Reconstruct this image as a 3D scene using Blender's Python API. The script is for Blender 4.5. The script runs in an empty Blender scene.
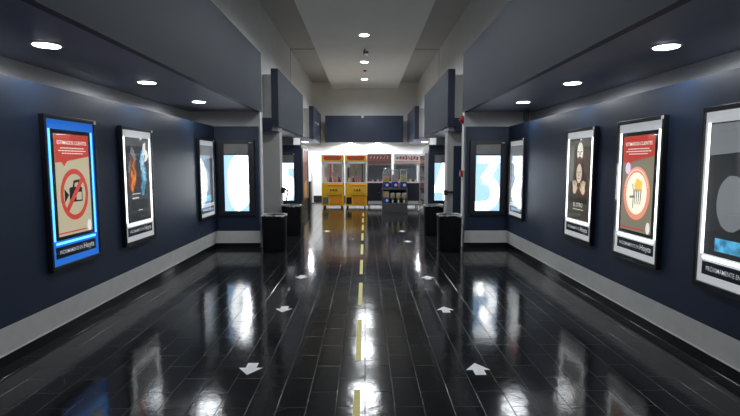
import bpy, math, random
from mathutils import Vector, Matrix
random.seed(7)
S = bpy.context.scene
COL = S.collection
PI = math.pi

# ------------------------------------------------------------------ materials
def _nodes(name):
    m = bpy.data.materials.new(name); m.use_nodes = True
    nt = m.node_tree
    return m, nt, nt.nodes['Principled BSDF']

def mat(name, col, rough=.5, metal=0., emit=None, es=0., spec=.5, vary=.06, vscale=6., bump=0.):
    m, nt, b = _nodes(name)
    tc = nt.nodes.new('ShaderNodeTexCoord')
    nz = nt.nodes.new('ShaderNodeTexNoise'); nz.inputs['Scale'].default_value = vscale
    nz.inputs['Detail'].default_value = 4
    nt.links.new(tc.outputs['Object'], nz.inputs['Vector'])
    rp = nt.nodes.new('ShaderNodeValToRGB')
    rp.color_ramp.elements[0].position = .3; rp.color_ramp.elements[1].position = .7
    rp.color_ramp.elements[0].color = tuple(c*(1-vary) for c in col)+(1,)
    rp.color_ramp.elements[1].color = tuple(min(1, c*(1+vary)) for c in col)+(1,)
    nt.links.new(nz.outputs['Fac'], rp.inputs['Fac'])
    nt.links.new(rp.outputs['Color'], b.inputs['Base Color'])
    b.inputs['Roughness'].default_value = rough
    b.inputs['Metallic'].default_value = metal
    b.inputs['Specular IOR Level'].default_value = spec
    if emit is not None:
        b.inputs['Emission Color'].default_value = tuple(emit)+(1,)
        b.inputs['Emission Strength'].default_value = es
    if emit is not None and vary > .2: nt.links.new(rp.outputs['Color'], b.inputs['Emission Color'])
    if bump:
        bp = nt.nodes.new('ShaderNodeBump'); bp.inputs['Strength'].default_value = bump
        bp.inputs['Distance'].default_value = .01
        n2 = nt.nodes.new('ShaderNodeTexNoise'); n2.inputs['Scale'].default_value = vscale*8
        nt.links.new(tc.outputs['Object'], n2.inputs['Vector'])
        nt.links.new(n2.outputs['Fac'], bp.inputs['Height'])
        nt.links.new(bp.outputs['Normal'], b.inputs['Normal'])
    return m

def lit(name, col, k=.5, vary=.06, vscale=6.):            # a translucent print lit from behind
    return mat(name, tuple(c*.6 for c in col), .4, emit=col, es=k, vary=vary, vscale=vscale)

def floor_mat():
    m, nt, b = _nodes('polished_black_slate')
    N = nt.nodes.new; L = nt.links.new
    tc = N('ShaderNodeTexCoord')
    mp = N('ShaderNodeMapping'); mp.inputs['Rotation'].default_value = (0, 0, PI/2)
    L(tc.outputs['Object'], mp.inputs['Vector'])
    br = N('ShaderNodeTexBrick')
    br.inputs['Scale'].default_value = 1.0
    br.inputs['Brick Width'].default_value = .46
    br.inputs['Row Height'].default_value = .205
    br.inputs['Mortar Size'].default_value = .005
    br.inputs['Mortar Smooth'].default_value = .6
    br.inputs['Color1'].default_value = (0, 0, 0, 1)
    br.inputs['Color2'].default_value = (1, 1, 1, 1)
    br.inputs['Mortar'].default_value = (.5, .5, .5, 1)
    L(mp.outputs['Vector'], br.inputs['Vector'])
    n1 = N('ShaderNodeTexNoise'); n1.inputs['Scale'].default_value = 2.6; n1.inputs['Detail'].default_value = 3
    n2 = N('ShaderNodeTexNoise'); n2.inputs['Scale'].default_value = 21; n2.inputs['Detail'].default_value = 5
    for n in (n1, n2): L(tc.outputs['Object'], n.inputs['Vector'])
    # base colour: slate slabs differ a little from each other
    rp = N('ShaderNodeValToRGB')
    rp.color_ramp.elements[0].color = (.0065, .0072, .008, 1)
    rp.color_ramp.elements[1].color = (.015, .0162, .0175, 1)
    mx = N('ShaderNodeMath'); mx.operation = 'MULTIPLY_ADD'; mx.inputs[1].default_value = .5
    L(br.outputs['Color'], mx.inputs[0]); 
    hf = N('ShaderNodeMath'); hf.operation = 'MULTIPLY'; hf.inputs[1].default_value = .5
    L(n2.outputs['Fac'], hf.inputs[0]); L(hf.outputs[0], mx.inputs[2])
    L(mx.outputs[0], rp.inputs['Fac'])
    # thin scuff lines and worn, paler joints
    wz = N('ShaderNodeMix'); wz.data_type = 'VECTOR'; wz.inputs[0].default_value = .12
    nv = N('ShaderNodeTexNoise'); nv.inputs['Scale'].default_value = 2.0
    L(tc.outputs['Object'], nv.inputs['Vector']); L(tc.outputs['Object'], wz.inputs[4]); L(nv.outputs['Color'], wz.inputs[5])
    vo = N('ShaderNodeTexVoronoi'); vo.feature = 'DISTANCE_TO_EDGE'; vo.inputs['Scale'].default_value = 3.1
    L(wz.outputs[1], vo.inputs['Vector'])
    sc = N('ShaderNodeMapRange'); sc.inputs['From Min'].default_value = 0; sc.inputs['From Max'].default_value = .022
    sc.inputs['To Min'].default_value = 1; sc.inputs['To Max'].default_value = 0
    L(vo.outputs['Distance'], sc.inputs['Value'])
    sm = N('ShaderNodeMath'); sm.operation = 'MULTIPLY'
    sg = N('ShaderNodeMapRange'); sg.inputs['From Min'].default_value = .5; sg.inputs['From Max'].default_value = .68; sg.inputs['To Max'].default_value = .8
    L(n1.outputs['Fac'], sg.inputs['Value']); L(sc.outputs['Result'], sm.inputs[0]); L(sg.outputs['Result'], sm.inputs[1])
    wm = N('ShaderNodeMath'); wm.operation = 'MAXIMUM'; L(sm.outputs[0], wm.inputs[0]); 
    jm = N('ShaderNodeMath'); jm.operation = 'MULTIPLY'; jm.inputs[1].default_value = .7
    L(br.outputs['Fac'], jm.inputs[0]); L(jm.outputs[0], wm.inputs[1])
    cm = N('ShaderNodeMix'); cm.data_type = 'RGBA'; cm.inputs[7].default_value = (.055, .058, .062, 1)
    L(wm.outputs[0], cm.inputs[0]); L(rp.outputs['Color'], cm.inputs[6]); L(cm.outputs[2], b.inputs['Base Color'])
    # slab relief: sunk joints, each slab tipped a touch, cleft surface
    j = N('ShaderNodeMath'); j.operation = 'MULTIPLY_ADD'; j.inputs[1].default_value = -1.3
    L(br.outputs['Fac'], j.inputs[0])
    a = N('ShaderNodeMath'); a.operation = 'MULTIPLY_ADD'; a.inputs[1].default_value = .34
    L(n1.outputs['Fac'], a.inputs[0])
    c = N('ShaderNodeMath'); c.operation = 'MULTIPLY'; c.inputs[1].default_value = .10
    L(n2.outputs['Fac'], c.inputs[0]); L(c.outputs[0], a.inputs[2]); # every slab sits a hair higher or lower and cants its own way
    sl = N('ShaderNodeMath'); sl.operation = 'MULTIPLY_ADD'; sl.inputs[1].default_value = .22
    L(br.outputs['Color'], sl.inputs[0]); L(a.outputs[0], sl.inputs[2]); L(sl.outputs[0], j.inputs[2])
    bp = N('ShaderNodeBump'); bp.inputs['Strength'].default_value = .55; bp.inputs['Distance'].default_value = .012
    L(j.outputs[0], bp.inputs['Height']); L(bp.outputs['Normal'], b.inputs['Normal'])
    r2 = N('ShaderNodeMapRange'); r2.inputs['To Min'].default_value = .05; r2.inputs['To Max'].default_value = .15
    L(n2.outputs['Fac'], r2.inputs['Value']); L(r2.outputs['Result'], b.inputs['Roughness'])
    b.inputs['IOR'].default_value = 1.40
    return m

def glass_mat(name, tint=(1, 1, 1), ior=1.75, rough=.02):
    m = bpy.data.materials.new(name); m.use_nodes = True
    nt = m.node_tree; nt.nodes.clear()
    o = nt.nodes.new('ShaderNodeOutputMaterial'); t = nt.nodes.new('ShaderNodeBsdfTransparent')
    g = nt.nodes.new('ShaderNodeBsdfGlossy'); f = nt.nodes.new('ShaderNodeFresnel'); x = nt.nodes.new('ShaderNodeMixShader')
    t.inputs['Color'].default_value = tuple(tint)+(1,); g.inputs['Roughness'].default_value = rough
    f.inputs['IOR'].default_value = ior
    ge = nt.nodes.new('ShaderNodeNewGeometry'); mu = nt.nodes.new('ShaderNodeMath'); mu.operation = 'SUBTRACT'; mu.use_clamp = True
    nt.links.new(f.outputs[0], mu.inputs[0]); nt.links.new(ge.outputs['Backfacing'], mu.inputs[1])
    nt.links.new(mu.outputs[0], x.inputs[0]); nt.links.new(t.outputs[0], x.inputs[1]); nt.links.new(g.outputs[0], x.inputs[2])
    nt.links.new(x.outputs[0], o.inputs['Surface'])
    return m

def milky(name):
    m = bpy.data.materials.new(name); m.use_nodes = True
    nt = m.node_tree; nt.nodes.clear(); N = nt.nodes.new; L = nt.links.new
    o = N('ShaderNodeOutputMaterial'); t = N('ShaderNodeBsdfTransparent'); d = N('ShaderNodeBsdfPrincipled'); x = N('ShaderNodeMixShader')
    d.inputs['Base Color'].default_value = (.75, .82, .88, 1); d.inputs['Roughness'].default_value = .12
    w = N('ShaderNodeLayerWeight'); w.inputs['Blend'].default_value = .25
    r = N('ShaderNodeMapRange'); r.inputs['To Min'].default_value = .14; r.inputs['To Max'].default_value = .7
    L(w.outputs['Facing'], r.inputs['Value']); L(r.outputs['Result'], x.inputs[0]); L(t.outputs[0], x.inputs[1]); L(d.outputs[0], x.inputs[2])
    L(x.outputs[0], o.inputs['Surface'])
    return m

M = dict(
    floor=floor_mat(),
    navy=mat('navy_wall_paint', (.018, .032, .066), .5, spec=.35, vary=.05, vscale=2.5),
    fascia=mat('grey_navy_fascia_paint', (.036, .045, .064), .55, spec=.25, vary=.03, vscale=1.5),
    fasciablue=mat('deep_navy_fascia_paint', (.020, .031, .058), .4, vary=.05, vscale=1.5),
    soffit=mat('dark_navy_soffit_paint', (.23, .235, .31), .5, vary=.05, vscale=2),
    edge=mat('ink_navy_edge_paint', (.022, .027, .05), .5),
    grey=mat('light_grey_wall_paint', (.72, .72, .70), .7, vary=.03, vscale=2),
    white=mat('white_wall_paint', (.82, .81, .79), .7, vary=.02, vscale=2),
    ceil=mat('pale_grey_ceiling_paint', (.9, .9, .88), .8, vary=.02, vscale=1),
    ceilshade=mat('shaded_ceiling_grey', (.5, .5, .49), .8, vary=.02, vscale=1),  # side ceiling darkened in colour for its shade above the centre panel
    signbox=mat('black_navy_sign_housing', (.009, .011, .018), .45),
    pillargrey=mat('grey_pillar_paint', (.46, .46, .45), .6, vary=.03, vscale=2),
    plinth=mat('grey_skirting_panel', (.78, .78, .76), .4, vary=.05),
    black=mat('black_skirting', (.006, .006, .007), .3),
    seam=mat('dark_joint_line', (.16, .16, .16), .8),
    frame=mat('black_metal_frame', (.008, .009, .011), .3, spec=.5),
    bin=mat('black_bin_plastic', (.006, .006, .007), .5, spec=.2),
    liner=mat('pale_plastic_liner', (.30, .30, .29), .3, vary=.9, vscale=9),
    chrome=mat('brushed_steel', (.55, .55, .55), .25, 1.),
    steel=mat('grey_steel_panel', (.16, .16, .165), .35, .7),
    header=mat('grey_header_panel', (.20, .195, .19), .4, vary=.15, vscale=4),
    lamp=mat('lamp_lens', (.9, .9, .9), .4, emit=(.90, .95, 1.0), es=16),
    lampring=mat('lamp_trim_ring', (.6, .6, .6), .4),
    tube=mat('white_light_tube', (.9, .9, .9), .4, emit=(.93, .97, 1.0), es=3.2),
    tubeblue=mat('blue_light_tube', (.2, .5, .9), .4, emit=(.08, .42, 1.0), es=2.4),
    field=mat('white_diffuser', (.55, .55, .55), .5, emit=(.9, .95, 1.), es=.36),
    fieldblue=mat('blue_diffuser', (.03, .2, .6), .5, emit=(.012, .14, .62), es=.75),
    glass=glass_mat('clear_glass'),
    acry=milky('clear_plastic'),
    numwhite=mat('backlit_white_numeral', (.8, .8, .8), .4, emit=(.95, .98, 1.), es=3.6),
    numblue=mat('backlit_sky_blue', (.3, .5, .7), .4, emit=(.42, .69, 1.), es=.95),
    numpale=mat('backlit_pale_cyan', (.6, .8, .8), .4, emit=(.80, .96, 1.), es=1.35),
    red=mat('red_alarm_plastic', (.42, .012, .014), .3),
    redpaint=mat('red_signal_paint', (.55, .05, .02), .35),
    orange=mat('orange_cabinet_paint', (.80, .32, .015), .35),
    yellow=mat('yellow_cabinet_paint', (.86, .50, .025), .35),
    yellowtape=mat('yellow_floor_tape', (.62, .52, .05), .45, vary=.12, vscale=15),
    paper=mat('white_floor_sticker', (.92, .93, .95), .5, vary=.05, vscale=20),
    dark=mat('dark_navy_cabinet', (.010, .012, .022), .4),
    slot=mat('black_recess', (.004, .004, .005), .5),
    doorblue=mat('grey_blue_flap', (.10, .16, .18), .4),
    backing=mat('grey_cabinet_lining', (.50, .52, .53), .6),
    salmonpaint=mat('salmon_header_stripe', (.72, .25, .18), .5),
    bluegrey=mat('blue_grey_lining', (.17, .21, .25), .5),
    dullred=mat('dull_red_lettering', (.36, .07, .05), .5, vary=.4, vscale=30),
    blue=mat('blue_dispenser_plastic', (.02, .06, .30), .3),
    whitep=mat('white_plastic', (.75, .75, .73), .4),
    pink=mat('pink_plush', (.65, .12, .22), .8), brown=mat('brown_plush', (.16, .06, .04), .9),
    cream=mat('cream_plush', (.7, .62, .5), .9), violet=mat('plum_plush', (.16, .03, .10), .9),
    gold=mat('golden_candy', (.55, .35, .06), .5, vary=.5, vscale=60),
    mixcandy=mat('mixed_candy', (.45, .30, .28), .5, vary=.6, vscale=50),
    greencandy=mat('yellow_green_candy', (.55, .52, .08), .5, vary=.5, vscale=60),
    brownhead=mat('grey_brown_header', (.20, .14, .13), .5, vary=.2),
    plate=mat('pale_grey_fixture', (.5, .5, .5), .4),
    p_beige=lit('print_beige', (.52, .46, .31), .75), p_drab=lit('print_drab_beige', (.24, .215, .15), .75), p_red=lit('print_red', (.52, .055, .035), .8),
    p_black=lit('print_black', (.006, .007, .008), .5), p_white=lit('print_white', (.85, .82, .78), .8),
    p_salmon=lit('print_salmon', (.80, .30, .20), .9), p_cream=lit('print_cream', (.92, .84, .66), 1.),
    p_yellow=lit('print_yellow', (.85, .58, .12), .9), p_olive=lit('print_olive', (.055, .052, .036), .7),
    p_coat=lit('print_coat', (.020, .018, .012), .6), p_skin=lit('print_skin', (.62, .50, .38), .9),
    p_pate=lit('print_pale_skin', (.80, .76, .68), .9), p_hair=lit('print_hair', (.10, .055, .03), .7),
    p_shade=lit('print_eye_shade', (.16, .11, .08), .7),
    p_grey=lit('print_grey', (.22, .24, .26), .6), p_char=lit('print_charcoal', (.028, .032, .036), .5),
    p_fire=lit('print_orange_flame', (.62, .17, .02), 1.2, .7, 14), p_ember=lit('print_ember', (.16, .05, .02), .8),
    p_ice=lit('print_ice_blue', (.08, .36, .60), 1.2, .7, 12), p_frost=lit('print_frost', (.35, .62, .75), 1.1, .6, 16),
    p_lilac=lit('print_lilac', (.75, .60, .80), .9), p_pinkr=lit('print_pink_red', (.80, .18, .20), .9),
    pr_salmon=mat('matt_salmon_print', (.42, .14, .09), .5, vary=.3), pr_red=mat('matt_red_print', (.34, .08, .06), .5, vary=.3),
    strip=mat('caption_strip_blue_black', (.010, .014, .030), .4),
    letter=mat('caption_letters', (.7, .72, .75), .5, emit=(.7, .75, .8), es=.35),
)

# ------------------------------------------------------------------ mesh builder
class MB:
    def __init__(s): s.v = []; s.f = []; s.sm = []
    def add(s, vs, fs, smooth=False):
        o = len(s.v); s.v += [tuple(p) for p in vs]
        for f in fs: s.f.append([o+i for i in f]); s.sm.append(smooth)
        return s
    def box(s, x0, y0, z0, x1, y1, z1):
        x0, x1 = sorted((x0, x1)); y0, y1 = sorted((y0, y1)); z0, z1 = sorted((z0, z1))
        v = [(x, y, z) for z in (z0, z1) for y in (y0, y1) for x in (x0, x1)]
        return s.add(v, [(0, 2, 3, 1), (4, 5, 7, 6), (0, 1, 5, 4), (2, 6, 7, 3), (0, 4, 6, 2), (1, 3, 7, 5)])
    def tube(s, p0, p1, r, n=14, r1=None, cap=True):
        p0, p1 = Vector(p0), Vector(p1); r1 = r if r1 is None else r1
        d = (p1-p0).normalized(); a = d.orthogonal().normalized(); b = d.cross(a)
        vs = []
        for p, q in ((p0, r), (p1, r1)):
            for i in range(n):
                t = 2*PI*i/n; vs.append(p+(a*math.cos(t)+b*math.sin(t))*q)
        fs = [(i, (i+1) % n, n+(i+1) % n, n+i) for i in range(n)]
        s.add(vs, fs, True)
        if cap:
            s.add(vs[:n], [tuple(range(n))[::-1]]); s.add(vs[n:], [tuple(range(n))])
        return s
    def lathe(s, c, prof, n=24, sx=1, sy=1, power=1.):
        vs = []; fs = []; k = len(prof)
        for r, z in prof:
            for i in range(n):
                t = 2*PI*i/n; ct, st = math.cos(t), math.sin(t)
                q = (abs(ct)**(2/power)+abs(st)**(2/power))**(-power/2) if power < 1 else 1
                vs.append((c[0]+r*sx*ct*q, c[1]+r*sy*st*q, c[2]+z))
        for j in range(k-1):
            for i in range(n):
                fs.append((j*n+i, j*n+(i+1) % n, (j+1)*n+(i+1) % n, (j+1)*n+i))
        s.add(vs, fs, True)
        s.add([vs[i] for i in range(n)], [tuple(range(n))[::-1]])
        s.add([vs[(k-1)*n+i] for i in range(n)], [tuple(range(n))])
        return s
    def ball(s, c, r, n=14, m=8, sx=1, sy=1, sz=1):
        prof = [(r*math.sin(PI*(j+.02)/(m+.04)), -r*sz*math.cos(PI*(j+.02)/(m+.04))) for j in range(m+1)]
        return s.lathe(c, prof, n, sx, sy)
    def panel(s, pts, y, t=.0012):           # flat outline in x,z at depth y (front towards -y), with thickness
        n = len(pts)
        a = sum(pts[i][0]*pts[(i+1) % n][1]-pts[(i+1) % n][0]*pts[i][1] for i in range(n))
        if a < 0: pts = pts[::-1]
        vs = [(x, y-t, z) for x, z in pts]+[(x, y, z) for x, z in pts]
        fs = [tuple(range(n)), tuple(range(2*n-1, n-1, -1))]+[(i, i+n, (i+1) % n+n, (i+1) % n) for i in range(n)]
        return s.add(vs, fs)
    def slab(s, pts, z0, z1):                # outline in x,y
        n = len(pts)
        a = sum(pts[i][0]*pts[(i+1) % n][1]-pts[(i+1) % n][0]*pts[i][1] for i in range(n))
        if a < 0: pts = pts[::-1]
        vs = [(x, y, z1) for x, y in pts]+[(x, y, z0) for x, y in pts]
        return s.add(vs, [tuple(range(n)), tuple(range(2*n-1, n-1, -1))]+[(i, i+n, (i+1) % n+n, (i+1) % n) for i in range(n)])
    def ring(s, cx, cz, ro, ri, y, t=.0012, n=48, asp=1.):
        for i in range(n):
            a, b = 2*PI*i/n, 2*PI*(i+1)/n
            s.panel([(cx+ro*math.cos(a), cz+asp*ro*math.sin(a)), (cx+ro*math.cos(b), cz+asp*ro*math.sin(b)),
                     (cx+ri*math.cos(b), cz+asp*ri*math.sin(b)), (cx+ri*math.cos(a), cz+asp*ri*math.sin(a))], y, t)
        return s
    def disc(s, cx, cz, rx, rz, y, t=.0012, n=28, jit=0.):
        return s.panel([(cx+rx*math.cos(2*PI*i/n)*(1+random.uniform(-jit, jit)), cz+rz*math.sin(2*PI*i/n)*(1+random.uniform(-jit, jit))) for i in range(n)], y, t)
    def stroke(s, pts, w, y, t=.0012):
        for (x0, z0), (x1, z1) in zip(pts, pts[1:]):
            d = math.hypot(x1-x0, z1-z0); nx, nz = -(z1-z0)/d*w/2, (x1-x0)/d*w/2
            s.panel([(x0+nx, z0+nz), (x0-nx, z0-nz), (x1-nx, z1-nz), (x1+nx, z1+nz)], y, t)
        for x, z in pts[1:-1]: s.disc(x, z, w/2, w/2, y, t, 20)
        return s
    def text(s, txt, x, z, size, y, width=None, align='CENTER', t=.0012, bold=.012):
        cu = bpy.data.curves.new('t', 'FONT'); cu.body = txt; cu.size = 1; cu.align_x = align; cu.offset = bold
        ob = bpy.data.objects.new('t', cu); COL.objects.link(ob)
        dg = bpy.context.evaluated_depsgraph_get(); dg.update()
        me = bpy.data.meshes.new_from_object(ob.evaluated_get(dg))
        xs = [v.co.x for v in me.vertices]; kx = size
        if width: kx = width/(max(xs)-min(xs))
        s.add([(x+v.co.x*kx, y-t, z+v.co.y*size) for v in me.vertices], [tuple(p.vertices) for p in me.polygons])
        bpy.data.objects.remove(ob); bpy.data.curves.remove(cu); bpy.data.meshes.remove(me)
        return s
    def build(s, name, m, parent=None, bevel=0.):
        me = bpy.data.meshes.new(name); me.from_pydata(s.v, [], s.f); me.materials.append(M[m] if isinstance(m, str) else m)
        me.polygons.foreach_set('use_smooth', s.sm); me.update()
        o = bpy.data.objects.new(name, me); COL.objects.link(o)
        if parent: o.parent = parent
        if bevel:
            b = o.modifiers.new('bevel', 'BEVEL'); b.width = bevel; b.segments = 2; b.limit_method = 'ANGLE'
        return o

def tag(o, label, cat, group=None):
    o['label'] = label; o['category'] = cat
    if group: o['group'] = group
    return o
def thing(name, label, cat, loc=(0, 0, 0), rz=0, group=None):
    o = bpy.data.objects.new(name, None); COL.objects.link(o); o.empty_display_size = .1
    o.location = loc; o.rotation_euler = (0, 0, rz)
    return tag(o, label, cat, group)
def struct(o):
    o['kind'] = 'structure'; return o
def boxes(*bs):
    m = MB()
    for b in bs: m.box(*b)
    return m
def copy_thing(src, loc, label, rz=None):
    def rec(o, par):
        c = o.copy(); COL.objects.link(c)
        if par is not None: c.parent = par
        for ch in [k for k in COL.objects if k.parent == o]: rec(ch, c)
        return c
    c = rec(src, None); c.location = loc
    if rz is not None: c.rotation_euler = (0, 0, rz)
    c['label'] = label
    return c

# ------------------------------------------------------------------ the room
YB, YF = 22.5, -3.0          # back wall, wall behind the viewer
struct(boxes((-6, YF-.3, -.2, 6, YB+.3, 0)).build('floor', 'floor'))
TN = [0]
def trim(mb, m, bevel=0):
    TN[0] += 1
    return struct(mb.build('trim_%d' % TN[0], m, None, bevel))
def SX(sd, *b):              # a box given for the right side, mirrored for the left (sd = -1)
    x0, y0, z0, x1, y1, z1 = b
    return (sd*x0, y0, z0, sd*x1, y1, z1)
SIDE = {-1: dict(n='left', wall=2.98, fas=2.09, f2=2.02, f3=2.02, gw=3.5, pil=(2.04, 2.45)),
        1: dict(n='right', wall=2.86, fas=1.985, f2=1.94, f3=1.955, gw=3.4, pil=(1.98, 2.39))}
for sd, d in SIDE.items():
    n, W, F, G = d['n'], d['wall'], d['fas'], d['gw']
    # grey backing wall of the first bay, navy furred wall in front, sloping grey skirting, black base
    struct(boxes(SX(sd, G, YF, 0, G+.2, 9.9, 2.74)).build('wall_%s_backing' % n, 'grey'))
    struct(boxes(SX(sd, W, YF, .35, G, 9.6, 2.43), SX(sd, F+.03, 9.6, .35, G, 9.7, 2.43)).build('wall_%s' % n, 'navy'))
    pl = MB()
    pl.add([(sd*W, YF, .35), (sd*W, 9.6, .35), (sd*(W+.03), 9.63, .105), (sd*(W+.03), YF, .105)], [(0, 1, 2, 3)])
    pl.add([(sd*W, 9.6, .35), (sd*(F+.03), 9.6, .35), (sd*(F+.03), 9.63, .105), (sd*(W+.03), 9.63, .105)], [(0, 1, 2, 3)])
    pl.add([(sd*(F+.03), 9.6, .35), (sd*(F+.03), 9.63, .35), (sd*(F+.03), 9.63, .105)], [(0, 1, 2)])
    pl.box(*SX(sd, W+.025, YF, .10, W+.11, 9.63, .112)); pl.box(*SX(sd, F+.03, 9.625, .10, W+.03, 9.70, .112))
    struct(pl.build('baseboard_%s' % n, 'plinth'))
    struct(boxes(SX(sd, W+.04, YF, 0, G, 9.7, .10), SX(sd, F+.03, 9.64, 0, W+.1, 9.70, .10)).build('baseboard_%s_black' % n, 'black'))
    # end partition of the first bay
    struct(boxes(SX(sd, F, 9.7, 0, G+.2, 9.9, 2.74)).build('wall_%s_partition' % n, 'grey'))
    # dropped soffit and hanging fascia of the first bay
    trim(boxes(SX(sd, F+.05, YF, 2.73, G+.2, 9.9, 2.86)), 'soffit')
    trim(boxes(SX(sd, F, YF, 2.725, F+.08, 9.9, 3.905)), 'fascia')
    # upper wall
    struct(boxes(SX(sd, 2.42, YF, 2.86, 2.6, YB, 5.4)).build('wall_%s_upper' % n, 'grey'))
    # side corridor, second bay, rear hall
    struct(boxes(SX(sd, 5.6, 9.9, 0, 5.8, YB, 2.86), SX(sd, 2.6, 11.95, 0, 5.6, 12.05, 2.86)).build('wall_%s_corridor' % n, 'grey'))
    struct(boxes(SX(sd, 2.6, 9.9, 2.74, 5.8, YB, 2.86), SX(sd, 2.42, 9.9, 2.74, 2.6, YB, 2.86)).build('ceiling_%s_corridor' % n, 'ceil'))
    struct(boxes(SX(sd, 3.0, 12.05, 0, 3.2, 16.0, 2.74)).build('wall_%s_second' % n, 'navy'))
    struct(boxes(SX(sd, 2.13, 16.05, 0, 2.37, 17.7, 2.32), SX(sd, 2.37, 16.05, 0, 5.6, 17.7, 2.74)).build('wall_%s_pier' % n, 'grey'))
    struct(boxes(SX(sd, 2.14, 16.0, .3, 3.0, 16.05, 2.3)).build('wall_%s_pier_navy' % n, 'navy'))
    struct(boxes(SX(sd, 2.118, 16.0, 0, 2.13, 17.7, 2.3)).build('wall_%s_pier_cladding' % n, 'signbox'))
    # second soffit and fascia
    trim(boxes(SX(sd, d['f2']+.03, 11.43, 2.54, 3.2, 16.0, 2.77), SX(sd, d['f2']+.03, 11.43, 2.46, 3.2, 11.97, 2.54)), 'soffit')
    trim(boxes(SX(sd, d['f2'], 11.4, 2.57, d['f2']+.165, 15.9, 3.895)), 'fascia')
    trim(boxes(SX(sd, d['f2']+.165, 11.62, 2.77, 2.42, 15.88, 3.80)), 'grey')
    trim(boxes(SX(sd, d['f2']+.002, 11.392, 2.572, d['f2']+.163, 11.4, 3.893)), 'edge')
    trim(boxes(SX(sd, d['f2']+.165, 11.42, 2.46, 3.2, 11.43, 2.77)), 'edge')
    # third
    trim(boxes(SX(sd, d['f3']+.02, 19.1, 2.60, 2.9, 22.4, 2.74)), 'soffit')
    trim(boxes(SX(sd, d['f3'], 19.08, 2.67, d['f3']+.17, 22.35, 3.94)), 'fasciablue')
    trim(boxes(SX(sd, d['f3']+.17, 19.25, 2.74, 2.42, 22.35, 3.88)), 'grey')
    trim(boxes(SX(sd, d['f3']+.002, 19.072, 2.672, d['f3']+.168, 19.08, 3.938)), 'edge')
    # joint line up the wall and over the side ceiling
    trim(boxes(SX(sd, 2.415, 15.98, 2.9, 2.42, 16.02, 5.4), SX(sd, 1.49, 15.98, 5.392, 2.42, 16.02, 5.4)), 'seam')
    # pillar
    a, b = d['pil']
    o = struct(boxes(SX(sd, a, 11.6, 0, b, 11.95, 2.46)).build('pillar', 'pillargrey', None, .008))
struct(boxes((-6, YB, 0, 6, YB+.2, 5.6)).build('wall_back', 'white'))
struct(boxes((-2.42, YB-.012, 2.9, 2.42, YB, 5.4)).build('wall_back_upper', 'grey'))
struct(boxes((-5.6, YB-.03, 0, 5.6, YB, .2)).build('baseboard_back', 'black'))
struct(boxes((-4, YF-.2, 0, 4, YF, 5.6)).build('wall_front', 'white'))
struct(boxes((-2.7, YF, 5.4, 2.7, YB, 5.5)).build('ceiling', 'ceilshade'))
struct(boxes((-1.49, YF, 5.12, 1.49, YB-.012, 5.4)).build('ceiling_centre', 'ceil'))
trim(boxes((-1.80, 22.0, 2.655, 1.735, 22.06, 3.855)), 'fasciablue')
trim(boxes((-1.80, 22.06, 2.66, 1.735, YB-.012, 2.74)), 'ceil')
# navy board on the right pillar
struct(boxes((2.13, 11.56, .1, 2.36, 11.6, 2.12)).build('trim_99', 'navy'))

# ------------------------------------------------------------------ lights
def downlight(x, y, z, label, power, r=.105, group='recessed soffit downlights', size=176, col=(.92, .96, 1.), soft=2.0, blend=.12):
    t = thing('downlight', label, 'ceiling light', (x, y, z), 0, group)
    MB().lathe((0, 0, 0), [(r*1.22, -.004), (r*1.22, .0), (r*1.0, .0), (r*1.0, -.004), (r*1.1, -.008)], 32).build('trim_ring', 'lampring', t)
    MB().lathe((0, 0, 0), [(r*.98, -.012), (r*.98, -.0085)], 32).build('lens', 'lamp', t)
    l = bpy.data.lights.new('lamp', 'SPOT'); l.energy = power; l.spot_size = math.radians(size); l.spot_blend = blend
    l.shadow_soft_size = r*soft; l.color = col
    o = bpy.data.objects.new('lamp', l); COL.objects.link(o); o.parent = t; o.location = (0, 0, -.04)
    return t
ORD = ['nearest', 'second', 'third', 'fourth', 'fifth', 'sixth', 'seventh']
for sd, x in ((-1, -2.77), (1, 2.66)):
    n = SIDE[sd]['n']
    for i, y in enumerate((4.32, 6.25, 8.17)):
        downlight(x, y, 2.73, '%s round downlight of the %s soffit, counting from the foreground' % (['first', 'second', 'third'][i], n), 25)
    for i, y in enumerate((.5, 2.4)):
        downlight(x, y, 2.73, '%s round downlight of the %s soffit, out of the picture over the posters' % (['rear', 'forward'][i], n), 24)
for sd in (-1, 1):
    n = SIDE[sd]['n']
    downlight(sd*2.62, 13.6, 2.52, 'round downlight over the %s second bay, above its backlit number sign' % n, 26, group='second bay downlights')
    downlight(sd*2.5, 20.2, 2.60, 'bright round downlight under the far %s fascia by the white back wall' % n, 260, .13, 'rear hall downlights', 176)
    downlight(sd*3.6, 20.6, 2.74, 'round downlight in the low rear ceiling on the %s of the hall' % n, 120, .11, 'rear hall downlights', 176)
for x, w in ((-.68, 'left'), (.57, 'right')):
    downlight(x, 22.28, 2.66, '%s round downlight under the far navy fascia, above the game machines' % w, 190, .1, 'downlights under the back fascia', 176)
for i, y in enumerate((9.87, 13.19, 16.61, 19.93)):
    downlight(-.02, y, 5.12, '%s round downlight of the high central ceiling, counting from the foreground' % ['first', 'second', 'third', 'fourth'][i], (300, 340, 340, 330)[i], .13, 'high ceiling downlights', 162, blend=.55, soft=2.6)
for i, y in enumerate((6.6, 3.0)):
    downlight(-.02, y, 5.12, '%s round downlight of the high central ceiling, above the top of the picture' % ['forward', 'rear'][i], (150, 80)[i], .13, 'high ceiling downlights', 162, blend=.55, soft=2.6)

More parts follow.
